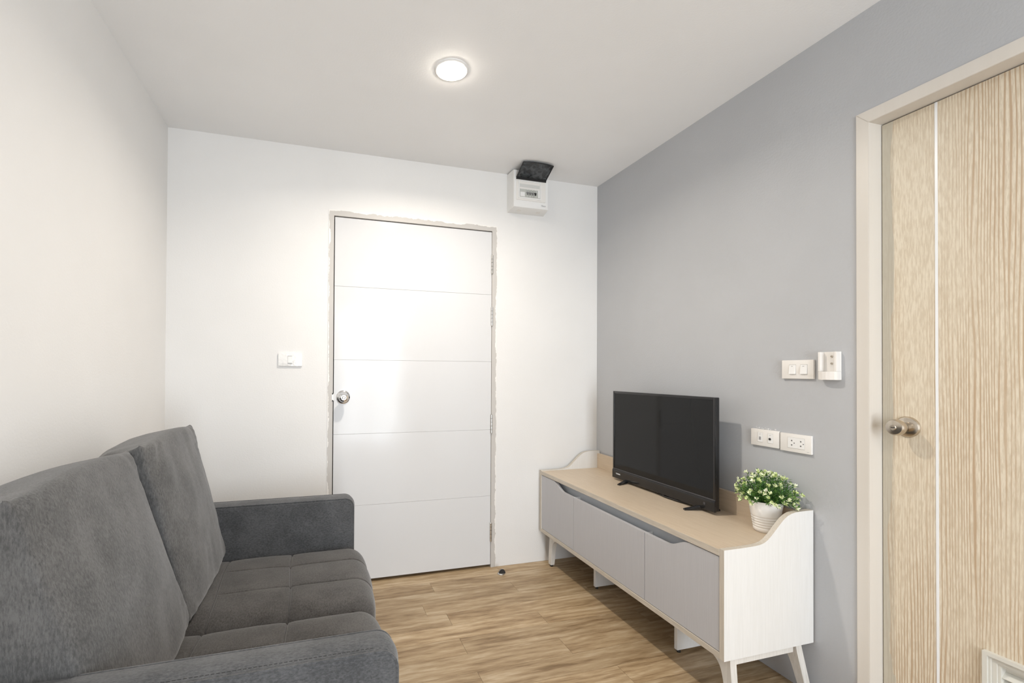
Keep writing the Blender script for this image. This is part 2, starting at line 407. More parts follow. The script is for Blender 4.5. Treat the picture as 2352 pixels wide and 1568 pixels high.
kb = obj('door_knob', lathe(bmesh.new(), [(.013, -.006), (.013, -.030), (.019, -.034), (.0265, -.044), (.0272, -.054), (.0235, -.063), (.014, -.0665), (.0125, -.065)], 36, 'y', kc), chrome, d1, smooth=True)
obj('rosette', lathe(bmesh.new(), [(.037, .002), (.037, -.001), (.034, -.004), (.020, -.008), (.013, -.008)], 36, 'y', kc), chrome, kb, smooth=True)
obj('knob_button', lathe(bmesh.new(), [(.010, -.0645), (.010, -.067), (.007, -.0685), (.005, -.067)], 24, 'y', kc), steel, kb, smooth=True)
obj('latch_plate', nb(IX0 - .006, IX0 + .005, -.0042, .003, 1.018, 1.056, bev=.001, seg=1), plastic_w2, d1)
obj('latch_slot', nb(IX0 - .004, IX0 + .002, -.0048, .0, 1.052, 1.060), dark_slot, d1)
obj('latch_slot', nb(IX0 - .004, IX0 + .002, -.0048, .0, 1.014, 1.022), dark_slot, d1)

# ------------------------------------------------------------------ wooden door, right wall
JY0, JY1, JZ = -1.5315, -2.362, 2.0165
d2 = obj('door_2', nb(.092, .0995, JY1, JY0, 0, JZ), dark_slot, kind='structure', loc=(.055, JY0, 0))
def mitre(poly, n): return obj(n, prism(bmesh.new(), poly, 'x', -.004, .0995, bev=.0012), frame_beige, d2)
mitre([(DY0, 0), (JY0, 0), (JY0, JZ), (DY0, DZ)], 'door_frame')
mitre([(DY1, 0), (DY1, DZ), (JY1, JZ), (JY1, 0)], 'door_frame')
mitre([(DY0, DZ), (JY0, JZ), (JY1, JZ), (DY1, DZ)], 'door_frame')
GY = -1.6715
VY0, VY1, VZ0, VZ1 = -1.7735, -2.09, .090, .4065
bm = bmesh.new()
for a in ((.057, .091, GY + .002, JY0 - .0025, .008, JZ - .004), (.057, .091, VY0, GY - .0045, .008, JZ - .004), (.057, .091, JY1 + .003, VY1, .008, JZ - .004),
          (.057, .091, VY1, VY0, VZ1, JZ - .004), (.057, .091, VY1, VY0, .008, VZ0)): box(bm, *a)
obj('door_leaf', bm, ash, d2)
obj('metal_inlay', nb(.0562, .089, GY - .0045, GY + .002, .008, JZ - .004), mat('bright_inlay', (.80, .82, .84), .25, spec=.6), d2, label='thin bright upright strip let into the door')
vent_m = mat('off_white_vent_plastic', (.63, .62, .57), .4)
vt = obj('vent', nb(.080, .088, VY1, VY0, VZ0, VZ1), vent_m, d2, label='white plastic ventilation panel with a stepped frame')
def ring(bm, y0, y1, z0, z1, w, xa, xb):
    """square-section rectangular ring, mitred"""
    prism(bm, [(y0, z1), (y1, z1), (y1 + w, z1 - w), (y0 - w, z1 - w)], 'x', xa, xb)
    prism(bm, [(y0, z0), (y0 - w, z0 + w), (y1 + w, z0 + w), (y1, z0)], 'x', xa, xb)
    prism(bm, [(y0, z0), (y0, z1), (y0 - w, z1 - w), (y0 - w, z0 + w)], 'x', xa, xb)
    prism(bm, [(y1, z0), (y1 + w, z0 + w), (y1 + w, z1 - w), (y1, z1)], 'x', xa, xb)
for k, (ins, w, xa) in enumerate(((0, .010, .0435), (.010, .005, .049), (.015, .010, .0535), (.025, .006, .0575))):
    bm = bmesh.new(); ring(bm, VY0 - ins, VY1 + ins, VZ0 + ins, VZ1 - ins, w, xa, .085)
    obj('vent_frame', bm, vent_m, vt)
z = VZ1 - .05
while z > VZ0 + .035:
    bm = bmesh.new(); prism(bm, [(.062, z - .012), (.0635, z - .014), (.080, z), (.0785, z + .002)], 'y', VY1 + .03, VY0 - .03)
    obj('vent_slat', bm, vent_m, vt); z -= .020
kc = (.057, -1.6005, 1.0115)
kb = obj('door_knob', lathe(bmesh.new(), [(.0135, -.004), (.0125, -.016), (.0150, -.026), (.0235, -.042), (.0255, -.052), (.0250, -.060), (.0215, -.066), (.0100, -.068)], 40, 'x', kc), brass_steel, d2, smooth=True)
obj('rosette', lathe(bmesh.new(), [(.0335, .001), (.0335, -.002), (.030, -.007), (.018, -.011), (.0135, -.011)], 40, 'x', kc), brass_steel, kb, smooth=True)
obj('lock_cylinder', lathe(bmesh.new(), [(.0085, -.066), (.0085, -.0695), (.0075, -.0705)], 24, 'x', kc), brass_steel, kb, smooth=True)
obj('keyhole', nb(kc[0] - .0712, kc[0] - .069, kc[1] - .005, kc[1] + .005, kc[2] - .0012, kc[2] + .0012), blk_rubber, kb)

# ------------------------------------------------------------------ ceiling light
lc = (-1.2431, -.8293, H)
t = thing('ceiling_light', 'small round lit downlight set in the white ceiling', 'ceiling light', lc)
obj('trim_ring', lathe(bmesh.new(), [(.0550, -.001), (.0550, -.004), (.062, -.0065), (.0690, -.003), (.0700, -.0003)], 48, 'z', lc, cap=False), plastic_w2, t, smooth='all')
obj('diffuser', lathe(bmesh.new(), [(.0545, -.0005), (.054, -.006), (.050, -.0120), (.037, -.0150), (.001, -.0155)], 40, 'z', lc), emit, t, smooth='all', label='glowing white diffuser')

# ------------------------------------------------------------------ sofa
AX0, AX1 = -2.44, -1.592
sofa = thing('sofa', 'charcoal grey two-seat fabric sofa with loose back pillows along the left wall', 'sofa', (-2.0, -1.06, 0))
fab = lambda f: f


def rrect(x0, x1, z0, z1, r, n=8, corners=(1, 1, 1, 1)):
    pts = []
    cs = [(x1 - r, z1 - r, 0), (x0 + r, z1 - r, 90), (x0 + r, z0 + r, 180), (x1 - r, z0 + r, 270)]
    for (cx, cz, a0) in cs:
        for k in range(n + 1):
            a = math.radians(a0 + 90 * k / n); pts.append((cx + r * math.cos(a), cz + r * math.sin(a)))
    return pts


def pillow_prism(bm, x0, x1, z0, z1, R, y0, y1, r, swell=.0):
    """rounded-rectangle slab in xz, extruded over y, long edges softened with radius r"""
    rings = []
    K = 5
    seq = [(y0 + r * (1 - math.cos(math.pi / 2 * k / K)), r * (1 - math.sin(math.pi / 2 * k / K))) for k in range(K + 1)]
    mid = [(y0 + r + (y1 - y0 - 2 * r) * k / 6, -swell * math.sin(math.pi * k / 6)) for k in range(1, 6)]
    seq = seq + mid + [(y1 - (y - y0), i) for y, i in seq[::-1]]
    for y, ins in seq:
        rings.append([bm.verts.new((p[0], y, p[1])) for p in rrect(x0 + ins, x1 - ins, z0 + ins, z1 - ins, max(.004, R - ins))])
    n = len(rings[0])
    for A, B in zip(rings, rings[1:]):
        for i in range(n): bm.faces.new((A[i], A[(i + 1) % n], B[(i + 1) % n], B[i]))
    for ring_, rev in ((rings[0], 0), (rings[-1], 1)):
        bm.faces.new(ring_ if rev else ring_[::-1])
    return bm


for (y0, y1) in ((-.534, -.449), (-1.676, -1.590)):
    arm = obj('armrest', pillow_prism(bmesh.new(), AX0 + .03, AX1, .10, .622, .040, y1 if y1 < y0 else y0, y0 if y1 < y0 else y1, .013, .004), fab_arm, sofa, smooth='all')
    for ys, sgn in ((y0, -1), (y1, 1)):
        # welt seam that follows the rounded edge of the arm side
        path = [(p[0], ys - sgn * .006, p[1]) for p in rrect(AX0 + .035, AX1 - .005, .105, .617, .035, 8)]
        ar = [p for p in path if p[2] > .13]
        k0 = path.index(min(path, key=lambda p: (p[2] > .2, 0)))
        top = [(AX0 + .05 + (AX1 - .040 - AX0 - .05) * k / 24, ys - sgn * .0045, .6185) for k in range(25)]
        arc = [(AX1 - .040 + .0365 * math.sin(math.radians(a)), ys - sgn * .0045, .582 + .0365 * math.cos(math.radians(a))) for a in range(8, 91, 8)]
        front = [(AX1 - .0035, ys - sgn * .0045, .57 - k * .04) for k in range(11)]
        obj('welt', tube(bmesh.new(), top + arc + front, .0036, 6), fab_arm, arm, smooth='all')
        # stitches beside the welt: short dashes on the arm top
        if (ys == -.534) or (ys == -1.590): continue      # only the outer edges are top-stitched
        bm = bmesh.new(); x = AX0 + .08
        while x < AX1 - .05:
            box(bm, x, x + .006, ys - sgn * .0155 - .0007, ys - sgn * .0155 + .0007, .6208, .6228); x += .009
        obj('stitching', bm, thread, arm, kind='stuff')
# base, back frame, legs
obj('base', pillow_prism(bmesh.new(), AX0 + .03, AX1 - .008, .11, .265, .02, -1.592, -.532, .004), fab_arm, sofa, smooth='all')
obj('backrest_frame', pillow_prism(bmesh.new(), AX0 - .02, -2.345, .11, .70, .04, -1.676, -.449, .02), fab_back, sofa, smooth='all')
for x in (AX0 + .09, AX1 - .07):
    for y in (-.50, -1.625):
        obj('leg', lathe(bmesh.new(), [(.016, 0), (.024, .11)], 16, 'z', (x, y, 0)), blk_satin, sofa, smooth=True)


def seat(y0, y1, seed):
    """box cushion with quilting seams on top and front"""
    bm = bmesh.new(); x0, x1, z0, z1 = -2.33, -1.563, .262, .418
    # profile running along the top from back to front, then down the front face
    R = .062; prof = []
    NX = 64
    xs = sorted(set([round(x0 + (x1 - R - x0) * k / NX, 5) for k in range(NX + 1)] + [round(s_ + w_ + o_, 5) for s_ in (-2.078, -1.842) for w_ in (-.006, -.003, 0, .003, .006) for o_ in (-.0045, -.0022, 0, .0022, .0045)]))
    for x in xs: prof.append((x, z1, 0, 1))
    for k in range(1, 13):
        a = math.radians(90 * k / 12); prof.append((x1 - R + R * math.sin(a), z1 - R + R * math.cos(a), math.sin(a), math.cos(a)))
    for k in range(1, 9): prof.append((x1, z1 - R - (z1 - R - z0) * k / 8, 1, 0))
    NY = 60; grid = []
    yw = y1 - y0
    sx = [-2.078, -1.842]; sy = [y0 + yw / 3, y0 + 2 * yw / 3]
    ts = sorted(set([round(j / NY, 5) for j in range(NY + 1)] + [round((q_ - y0 + o_) / yw, 5) for q_ in sy for o_ in (-.006, -.004, -.002, 0, .002, .004, .006)]))
    for t in ts:
        y = y0 + yw * t; row = []
        e = min(t, 1 - t) * abs(yw)                      # distance to cushion side
        side = -.032 * math.exp(-e / .020) - .006 * math.exp(-e / .06)
        for (px, pz, nx, nz) in prof:
            wob = .006 * math.sin(y * 9 + seed)
            q = 1.0
            dxs = min(abs(px + wob - s) for s in sx) if nx < .5 else 1
            dys = min(abs(y - s) for s in sy)
            fade = smooth01((px + 2.08) / .05) * (1 - .55 * math.exp(-((px + 1.95) / .10) ** 2))
            g = -.0075 * math.exp(-(dxs / .0028) ** 2) - .005 * math.exp(-dxs / .03)
            g += (-.0055 * math.exp(-(dys / .0028) ** 2) - .0035 * math.exp(-dys / .03)) * fade
            crown = .013 * math.sin(math.pi * t) ** .6
            nse = .0025 * noise.noise(Vector((px * 6, y * 6, seed)))
            if e < .05: nse += .0020 * math.sin(px * 120 + 3 * noise.noise(Vector((px * 9, seed, 0)))) * math.exp(-e / .014)
            d = side + g + crown + nse
            zz = pz + nz * d; xx = px + nx * (d + .004)
            row.append(bm.verts.new((xx, y, zz)))
        grid.append(row)
    n = len(prof)
    for A, B in zip(grid, grid[1:]):
        for i in range(n - 1): bm.faces.new((A[i], B[i], B[i + 1], A[i + 1]))
    # close sides and bottom
    bot = [[bm.verts.new((x0, g[0].co.y, z0)), bm.verts.new((x1, g[0].co.y, z0))] for g in grid]
    for k, (A, B) in enumerate(zip(grid, grid[1:])):
        bm.faces.new((A[0], bot[k][0], bot[k + 1][0], B[0]))
        bm.faces.new((bot[k][0], bot[k][1], bot[k + 1][1], bot[k + 1][0]))
        bm.faces.new((A[-1], B[-1], bot[k + 1][1], bot[k][1]))
    for k in (0, -1): bm.faces.new(grid[k] + [bot[k][1], bot[k][0]])
    return bm


for y0, y1, sd in ((-1.068, -.536, 1.0), (-1.588, -1.072, 2.3)):
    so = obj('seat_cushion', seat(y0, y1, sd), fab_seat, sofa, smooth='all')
    for yy in (y0 + .010, y1 - .010):
        bm = bmesh.new()
        s_ = 1 if yy < (y0 + y1) / 2 else -1
        pts = [(-1.64, yy, .392), (-1.612, yy, .388), (-1.592, yy, .374), (-1.580, yy, .352), (-1.577, yy, .32), (-1.577, yy, .27)]
        tube(bm, pts, .003, 6)
        obj('welt', bm, fab_seat, so, smooth='all')


def back_pillow(yc, w, seed, S0, S1):
    """loose block-shaped back pillow leaning on the wall; front seam runs S0 (bottom) to S1 (top), in xz"""
    S0, S1 = Vector(S0), Vector(S1)
    quad = [(S0.x + .018, .424), (S1.x + .022, S1.y + .002), (S1.x - .150, S1.y - .030), (-2.338, .424)]
    R = (.045, .022, .060, .05); loop = []; K = 8
    for i in range(4):
        P = Vector(quad[i]); A = Vector(quad[i - 1]); B = Vector(quad[(i + 1) % 4]); r = R[i]
        a = P + (A - P).normalized() * r; b = P + (B - P).normalized() * r
        for k in range(K + 1):
            t = k / K; loop.append(a * (1 - t) ** 2 + P * (2 * t * (1 - t)) + b * t * t)
        n_ = 22 if i in (0, 2) else 10
        nxt = Vector(quad[(i + 1) % 4]); bb = nxt + (P - nxt).normalized() * R[(i + 1) % 4]
        for k in range(1, n_): loop.append(b.lerp(bb, k / n_))
    hgt = S1.y - S0.y
    N = 56; rows = []; bm = bmesh.new()
    for i in range(N + 1):
        u = .6 * -math.cos(math.pi * i / N) + .4 * (2 * i / N - 1)
        s_ = max(0.0, 1 - abs(u) ** 7) ** .45
        row = []
        for p in loop:
            h = max(0, min(1, (p.y - S0.y) / hgt)); T = S0.lerp(S1, h)
            if i in (0, N): s_ = .02
            q = T + (p - T) * s_
            front = 1 if p.x > T.x - .002 else 0
            topness = smooth01((h - .8) / .2)
            if front:
                q.x += .026 * (1 - abs(u) ** 2.2) * math.sin(math.pi * min(1, h * .92 + .08)) ** .8
            q.y += .022 * (1 - abs(u) ** 2.0) * topness + .010 * abs(u) ** 14 * topness - .004 * abs(u) ** 6 * (1 - topness)
            y = yc + u * w / 2 * (1 - .016 * math.sin(math.pi * h) * abs(u) ** 2)
            d = .0045 * noise.noise(Vector((u * 2.3 + seed, h * 3.5, seed))) + .002 * noise.noise(Vector((u * 6 + seed, h * 8, seed * 2)))
            for cu in (-1, 1):
                c1 = math.exp(-(((u - cu * .84) / .22) ** 2 + ((h - .93) / .14) ** 2)); d += .0035 * math.sin((u * cu * 1.0 + h * 1.6) * 26 + seed) * c1
                c2 = math.exp(-(((u - cu * .9) / .2) ** 2 + ((h - .08) / .14) ** 2)); d += .0025 * math.sin((u * cu - h * 1.5) * 30 + seed) * c2
            n2 = (p - T); n2 = n2.normalized() if n2.length > 1e-5 else Vector((1, 0))
            q += n2 * d * min(1, s_ * 1.6)
            row.append(bm.verts.new((max(q.x, -2.478), y, q.y)))
        rows.append(row)
    m = len(loop)
    for A, B in zip(rows, rows[1:]):
        for k in range(m): bm.faces.new((A[k], A[(k + 1) % m], B[(k + 1) % m], B[k]))
    bm.faces.new(rows[0]); bm.faces.new(rows[-1][::-1])
    return bm


obj('back_pillow', back_pillow(-.803, .545, 3.1, (-2.114, .445), (-2.246, .952)), fab_back, sofa, smooth='all')
obj('back_pillow', back_pillow(-1.332, .545, 8.2, (-2.114, .445), (-2.280, .940)), fab_back, sofa, smooth='all')

# ------------------------------------------------------------------ sideboard
C0, C1 = -1.356, -.024        # near and far ends (y)
FX, BX = -.4195, -.006        # front and back (x)
sb = thing('sideboard', 'low white woodgrain sideboard with light grey fronts against the grey wall', 'sideboard', (-.21, -.69, 0))
curve = [(FX, .5755), (-.345, .5755), (-.285, .5765), (-.262, .5785), (-.242, .583), (-.224, .592), (-.206, .606), (-.187, .6235), (-.166, .643), (-.148, .658), (-.130, .669), (-.112, .6755), (-.092, .679), (-.062, .680), (BX, .680)]
for y0, y1 in ((C0, C0 + .019), (C1 - .019, C1)):
    poly = [(FX, .198)] + curve + [(BX, .198)]
    bm = bmesh.new()
    prism(bm, poly, 'y', y0, y1)
    bm.faces.ensure_lookup_table(); bm.normal_update()
    for f in bm.faces:
        n_ = f.normal
        if abs(n_.y) < .5: f.material_index = 1
    ob = obj('end_panel', bm, [cab_white, cab_edgez], sb)
obj('top_board', nb(FX, BX - .018, C0 + .0192, C1 - .0192, .5500, .5725, bev=.0007, seg=1), cab_top, sb)
obj('top_edge_band', nb(FX - .0012, FX + .0005, C0 + .0195, C1 - .0195, .5503, .5722), cab_edge, sb)
obj('upstand', nb(BX - .018, BX - .001, C0 + .0192, C1 - .0192, .20, .664), cab_top, sb)
obj('bottom_board', nb(FX, BX - .018, C0 + .0192, C1 - .0192, .198, .2185, bev=.0006, seg=1), cab_edge, sb)
for y in (-.4047, -.9609):
    obj('partition', nb(FX + .05, BX - .018, y - .009, y + .009, .2185, .550), cab_white, sb)
obj('finger_recess', nb(FX + .045, FX + .055, C0 + .0192, C1 - .0192, .2185, .550), cab_recess, sb, label='grey strip above the dipped fronts, bluish shade put into its colour')


def sfall(y, ya, yb, za, zb):
    t = (y - ya) / (yb - ya); return za + (zb - za) * smooth01(t)


ZT, ZD, ZB = .5465, .504, .2205
fx0, fx1 = FX + .002, FX + .018
# left (far) door: top edge dips from y=-.17 to y=-.30
pts = [(C1 - .0215, ZB), (C1 - .0215, ZT)] + [(-.185 - .115 * k / 16, sfall(-.185 - .115 * k / 16, -.185, -.300, ZT, ZD)) for k in range(17)] + [(-.4037, ZD), (-.4037, ZB)]
obj('cupboard_door', prism(bmesh.new(), pts, 'x', fx0, fx1, bev=.0008), cab_door, sb)
obj('cupboard_flap', nb(fx0, fx1, -.9597, -.4057, ZB, ZD, bev=.0008), cab_door, sb)
pts = [(-.9623, ZB), (-.9623, ZD)] + [(-1.085 - .12 * k / 16, sfall(-1.085 - .12 * k / 16, -1.085, -1.205, ZD, ZT)) for k in range(17)] + [(C0 + .0215, ZT), (C0 + .0215, ZB)]
obj('cupboard_door', prism(bmesh.new(), pts, 'x', fx0, fx1, bev=.0008), cab_door, sb)
for y in (-.4047, -.9609):
    obj('divider_edge', nb(FX + .0052, FX + .06, y - .0009, y + .0009, ZB, ZD + (.0015 if y > -.5 else 0)), plastic_w2, sb)


# leg frames at both ends
def leg_end(ye, s):
    """ye: y of outer face at top, s=+1 when the cabinet lies towards +y"""
    Y = lambda d: ye + s * d
    # front leg: front plane profile in (y,z)
    ft = .198
    prof = [(Y(.002), ft), (Y(.002), .17), (Y(-.012), .012), (Y(.017), .012), (Y(.032), .110), (Y(.036), .132), (Y(.043), .150), (Y(.054), .164), (Y(.070), .174), (Y(.090), .181), (Y(.115), .186), (Y(.14), .190), (Y(.14), ft)]
    bm = bmesh.new(); prism(bm, prof, 'x', FX + .034, FX + .061, bev=.0015)
    L1 = obj('leg', bm, cab_whitey, sb)
    obj('foot_pad', lathe(bmesh.new(), [(.009, 0), (.010, .003), (.010, .0125)], 14, 'z', (FX + .048, Y(.003), 0)), blk_rubber, L1, smooth=True)
    # rear leg leans back
    bm = bmesh.new(); prism(bm, prof, 'x', -.5, -.473, bev=.0015)
    for v in bm.verts: v.co.x += .5 - .080 + (.198 - v.co.z) * .20 - .004
    L2 = obj('leg', bm, cab_whitey, sb)
    obj('foot_pad', lathe(bmesh.new(), [(.009, 0), (.010, .003), (.010, .0125)], 14, 'z', (-.035, Y(.003), 0)), blk_rubber, L2, smooth=True)
    ya, yb = sorted((Y(.004), Y(.024)))
    obj('side_rail', nb(FX + .0612, -.094, ya, yb, .173, .198, bev=.001, seg=1), cab_whitey, sb)


leg_end(C0 + .004, 1); leg_end(C1 - .058, -1)
for y, x1 in ((-.4115, -.07), (-.9985, -.07)):
    sp = obj('centre_support', nb(-.290, x1, y - .0085, y + .0085, .012, .198, bev=.0006, seg=1), cab_white, sb)
    for x in (-.275, -.085):
        obj('foot_pad', lathe(bmesh.new(), [(.008, 0), (.008, .0125)], 12, 'z', (x, y, 0)), blk_rubber, sp, smooth=True)

# ------------------------------------------------------------------ television
TX = -.120; TY0, TY1 = -1.0365, -.3360; TZ0, TZ1 = .5845, 1.0760
tv = thing('television', 'black flat television on two splayed feet on the sideboard', 'television', (TX + .02, (TY0 + TY1) / 2, .5725))
obj('housing', nb(TX + .003, TX + .022, TY0, TY1, TZ0 + .004, TZ1, bev=.003), blk_satin, tv, smooth=True)
obj('rear_housing', nb(TX + .0222, TX + .055, TY0 + .10, TY1 - .10, TZ0 + .02, TZ0 + .30, bev=.01, seg=3), blk_satin, tv, smooth=True)
bm = bmesh.new()
SZ0, SZ1, SY0, SY1 = .6385, 1.0635, -1.0245, -.3475
box(bm, TX, TX + .006, TY0, SY0, .632, TZ1, bev=.0015); box(bm, TX, TX + .006, SY1, TY1, .632, TZ1, bev=.0015)
box(bm, TX, TX + .006, SY0, SY1, SZ1, TZ1, bev=.0015)
obj('bezel', bm, blk_gloss, tv, smooth=True)
obj('screen', nb(TX + .0022, TX + .0045, SY0, SY1, SZ0, SZ1), screen_m, tv)
obj('bezel_strip', nb(TX - .0012, TX + .005, TY0 + .001, TY1 - .001, .6325, .6385, bev=.001, seg=1), bezel_hi, tv)
obj('lower_bar', nb(TX - .005, TX + .008, TY0, TY1, TZ0, .6325, bev=.0035, seg=3), blk_gloss, tv, smooth=True)
Rm = Matrix(((0, 0, -1, TX - .0052), (-1, 0, 0, -.3705), (0, 1, 0, .6085), (0, 0, 0, 1)))
text('logo_text', 'TOSHIBA', .0093, Rm, white_print, tv, .0003)
obj('power_ring', lathe(bmesh.new(), [(.0045, -.0005), (.0060, -.0005), (.0060, -.0012), (.0045, -.0012)], 24, 'x', (TX - .005, -.9845, .612)), bezel_hi, tv)


def foot(pts, name='foot'):
    bm = bmesh.new(); L = []; n = len(pts)
    rows = []
    for i, (x, y, z, w, h) in enumerate(pts):
        a = Vector(pts[max(i - 1, 0)][:2]); b = Vector(pts[min(i + 1, n - 1)][:2]); d = (b - a).normalized(); q = Vector((-d.y, d.x))
        rows.append([bm.verts.new((x + q.x * w * k, y + q.y * w * k, zz)) for k, zz in ((-1, z - h), (1, z - h), (1, z - h * .35), (.55, z), (-.55, z), (-1, z - h * .35))])
    for A, B in zip(rows, rows[1:]):
        for k in range(6): bm.faces.new((A[k], A[(k + 1) % 6], B[(k + 1) % 6], B[k]))
    bm.faces.new(rows[0]); bm.faces.new(rows[-1][::-1])
    return obj(name, bm, blk_gloss, tv)


for yc, s in ((-.957, 1), (-.452, -1)):
    foot([(-.186, yc + s * .024, .580, .008, .0072), (-.160, yc + s * .016, .585, .0095, .011), (-.130, yc + s * .007, .592, .011, .014), (-.105, yc, .600, .012, .014), (-.080, yc - s * .010, .590, .011, .014), (-.042, yc - s * .028, .580, .008, .0072)])
cb = bmesh.new()
pts = []
for k in range(60):
    a = k / 59 * 2.2 * 2 * math.pi
    pts.append((-.078 + .045 * math.cos(a), -.735 - k * .0016 + .085 * math.sin(a), .5768 + .0035 * (k / 59) + .0004 * math.sin(a * 3)))
tube(cb, pts, .0036, 8)
tag(obj('power_cable', cb, blk_rubber, loc=(-.08, -.74, .5725), smooth='all'), 'coiled black cable lying on the sideboard behind the television', 'cable')

# ------------------------------------------------------------------ potted plant
pc = Vector((-.0865, -1.2365, .5727))
pl = thing('potted_plant', 'small bushy green plant with cream tips in a white ribbed pot', 'potted plant', pc)
prof = [(.0365, 0), (.0392, .002), (.0400, .006)]
for k in range(1, 112):
    z = .006 + .111 * k / 111; r = .0400 + (.0580 - .0400) * (z / .117)
    for zg in (.018, .028, .038, .048, .058): r -= .0017 * math.exp(-((z - zg) / .0022) ** 2)
    prof.append((r, z))
prof += [(.0588, .1180), (.0575, .1190), (.0560, .1175), (.0555, .105), (.052, .085)]
bm = bmesh.new(); lathe(bm, prof, 56, 'z', pc)
pot = obj('pot', bm, pot_m, pl, smooth='all')
# scoop-shaped lip ear at the right of the rim
bm = bmesh.new(); rows = []
dirv = (Vector((CX, CY, 0)) - Vector((pc.x, pc.y, 0))).normalized(); side = Vector((-dirv.y, dirv.x, 0))
if side.y > 0: side = -side
for k in range(11):
    t = k / 10; a = t * 1.35
    off = .054 + .036 * math.sin(a) / math.sin(1.35); z = .1185 - .020 * (1 - math.cos(a)) * 1.2
    wv_ = .030 * math.sqrt(max(.02, 1 - t ** 2.2))
    c = pc + side * off + Vector((0, 0, z)); tng = Vector((-side.y, side.x, 0))
    rows.append([bm.verts.new(c - tng * wv_ + Vector((0, 0, -.001))), bm.verts.new(c), bm.verts.new(c + tng * wv_ + Vector((0, 0, -.001)))])
for A, B in zip(rows, rows[1:]):
    for k in range(2): bm.faces.new((A[k], A[k + 1], B[k + 1], B[k]))
g = bmesh.ops.solidify(bm, geom=bm.faces[:], thickness=.0014)
obj('pot_handle', bm, pot_m, pot, smooth='all')
obj('filler', lathe(bmesh.new(), [(.0545, .098), (.045, .110), (.002, .116)], 32, 'z', pc), soil, pl, smooth='all')

gl, cl, st = bmesh.new(), bmesh.new(), bmesh.new()


def leaf(bm, p, d, L, w, roll):
    d = d.normalized(); s = d.cross(Vector((0, 0, 1)))
    if s.length < .1: s = Vector((1, 0, 0))
    s.normalize(); s = Matrix.Rotation(roll, 3, d) @ s; n_ = s.cross(d)
    a = bm.verts.new(p); b = bm.verts.new(p + d * L * .5 + s * w + n_ * w * .3); c = bm.verts.new(p + d * L + n_ * -w * .2); e = bm.verts.new(p + d * L * .5 - s * w + n_ * w * .3)
    m_ = bm.verts.new(p + d * L * .55 - n_ * w * .25)
    for t_ in ((a, b, m_), (b, c, m_), (c, e, m_), (e, a, m_)): bm.faces.new(t_)


rnd = random.Random(11)
cen = pc + Vector((0, 0, .105))
NS = 150
for k in range(NS):
    # directions over a flattened dome
    a = 2.39996 * k + rnd.uniform(-.2, .2); el = math.asin(min(.985, (k + .5) / NS * 1.02)); el = max(.03, el)
    d = Vector((math.cos(a) * math.cos(el), math.sin(a) * math.cos(el), math.sin(el)))
    reach = rnd.uniform(.82, 1.05) * (.092 + .026 * math.sin(el))
    tip = cen + Vector((d.x * reach * 1.02, d.y * reach * 1.08 - .006, d.z * reach * 1.0 + .010))
    if tip.x > -.010: tip.x = -.010 - rnd.uniform(0, .008)
    root = cen + Vector((d.x * .028, d.y * .028, -.004))
    mid = (root + tip) / 2 + Vector((0, 0, .010))
    tube(st, [root, mid, tip], [.0012, .001, .0007], 4)
    dd = (tip - mid).normalized()
    for q in range(11):
        t = .18 + .82 * q / 10; p = root.lerp(tip, t) + Vector((0, 0, .010 * 4 * t * (1 - t)))
        ang = q * 2.4 + a; o_ = d.orthogonal().normalized(); o_ = Matrix.Rotation(ang, 3, d) @ o_
        dl = (d * .75 + o_ * rnd.uniform(.6, 1.1)).normalized()
        if p.x + dl.x * .012 > -.007: dl.x = -abs(dl.x)
        leaf(gl, p, dl, rnd.uniform(.010, .017), rnd.uniform(.0022, .0034), rnd.uniform(0, 6))
    if rnd.random() < .62:
        for q in range(9):
            o_ = d.orthogonal().normalized(); o_ = Matrix.Rotation(q * .7 + a, 3, d) @ o_
            dl = (d * rnd.uniform(.4, 1.1) + o_ * .7).normalized()
            if tip.x + dl.x * .012 > -.007: dl.x = -abs(dl.x)
            leaf(cl, tip + d * rnd.uniform(-.006, .004), dl, rnd.uniform(.009, .0145), rnd.uniform(.0030, .0044), rnd.uniform(0, 6))
obj('stems', st, leaf_m, pl, kind='stuff')
obj('leaves', gl, leaf_m, pl, kind='stuff')
obj('cream_leaf_tips', cl, bloom_m, pl, kind='stuff')

# ------------------------------------------------------------------ breaker box
bx = thing('breaker_box', 'white breaker box high on the back wall with its smoked lid open', 'breaker box', (-.52, 0, 2.28))
bm = bmesh.new()
# tapered housing: slightly smaller at the front
A = [(-.640, -.396, 2.163, 2.3935, 0.0), (-.640, -.396, 2.163, 2.3935, -.012), (-.6415, -.4160, 2.1655, 2.388, -.098), (-.639, -.4180, 2.168, 2.3855, -.104)]
rows = [[bm.verts.new((x0, y, z0)), bm.verts.new((x1, y, z0)), bm.verts.new((x1, y, z1)), bm.verts.new((x0, y, z1))] for x0, x1, z0, z1, y in A]
for P, Q in zip(rows, rows[1:]):
    for k in range(4): bm.faces.new((P[k], P[(k + 1) % 4], Q[(k + 1) % 4], Q[k]))
bm.faces.new(rows[0]); bm.faces.new(rows[-1][::-1])
obj('housing', bm, plastic_w2, bx)
F = -.104
def yring(bm, x0, x1, z0, z1, w, ya, yb):
    for a in ((x0, x1, z1 - w, z1), (x0, x1, z0, z0 + w), (x0, x0 + w, z0 + w, z1 - w), (x1 - w, x1, z0 + w, z1 - w)): box(bm, a[0], a[1], ya, yb, a[2], a[3])
obj('front_panel', nb(-.6255, -.4345, F - .0035, F + .001, 2.208, 2.331, bev=.0015), plastic_w, bx)
bm = bmesh.new(); yring(bm, -.6130, -.4660, 2.2185, 2.3250, .006, F - .0065, F - .003); obj('window_surround', bm, plastic_w2, bx)
obj('breaker_bay', nb(-.6045, -.4735, F - .0045, F - .003, 2.2275, 2.2745), breaker_grey, bx, label='grey slot holding the breakers')
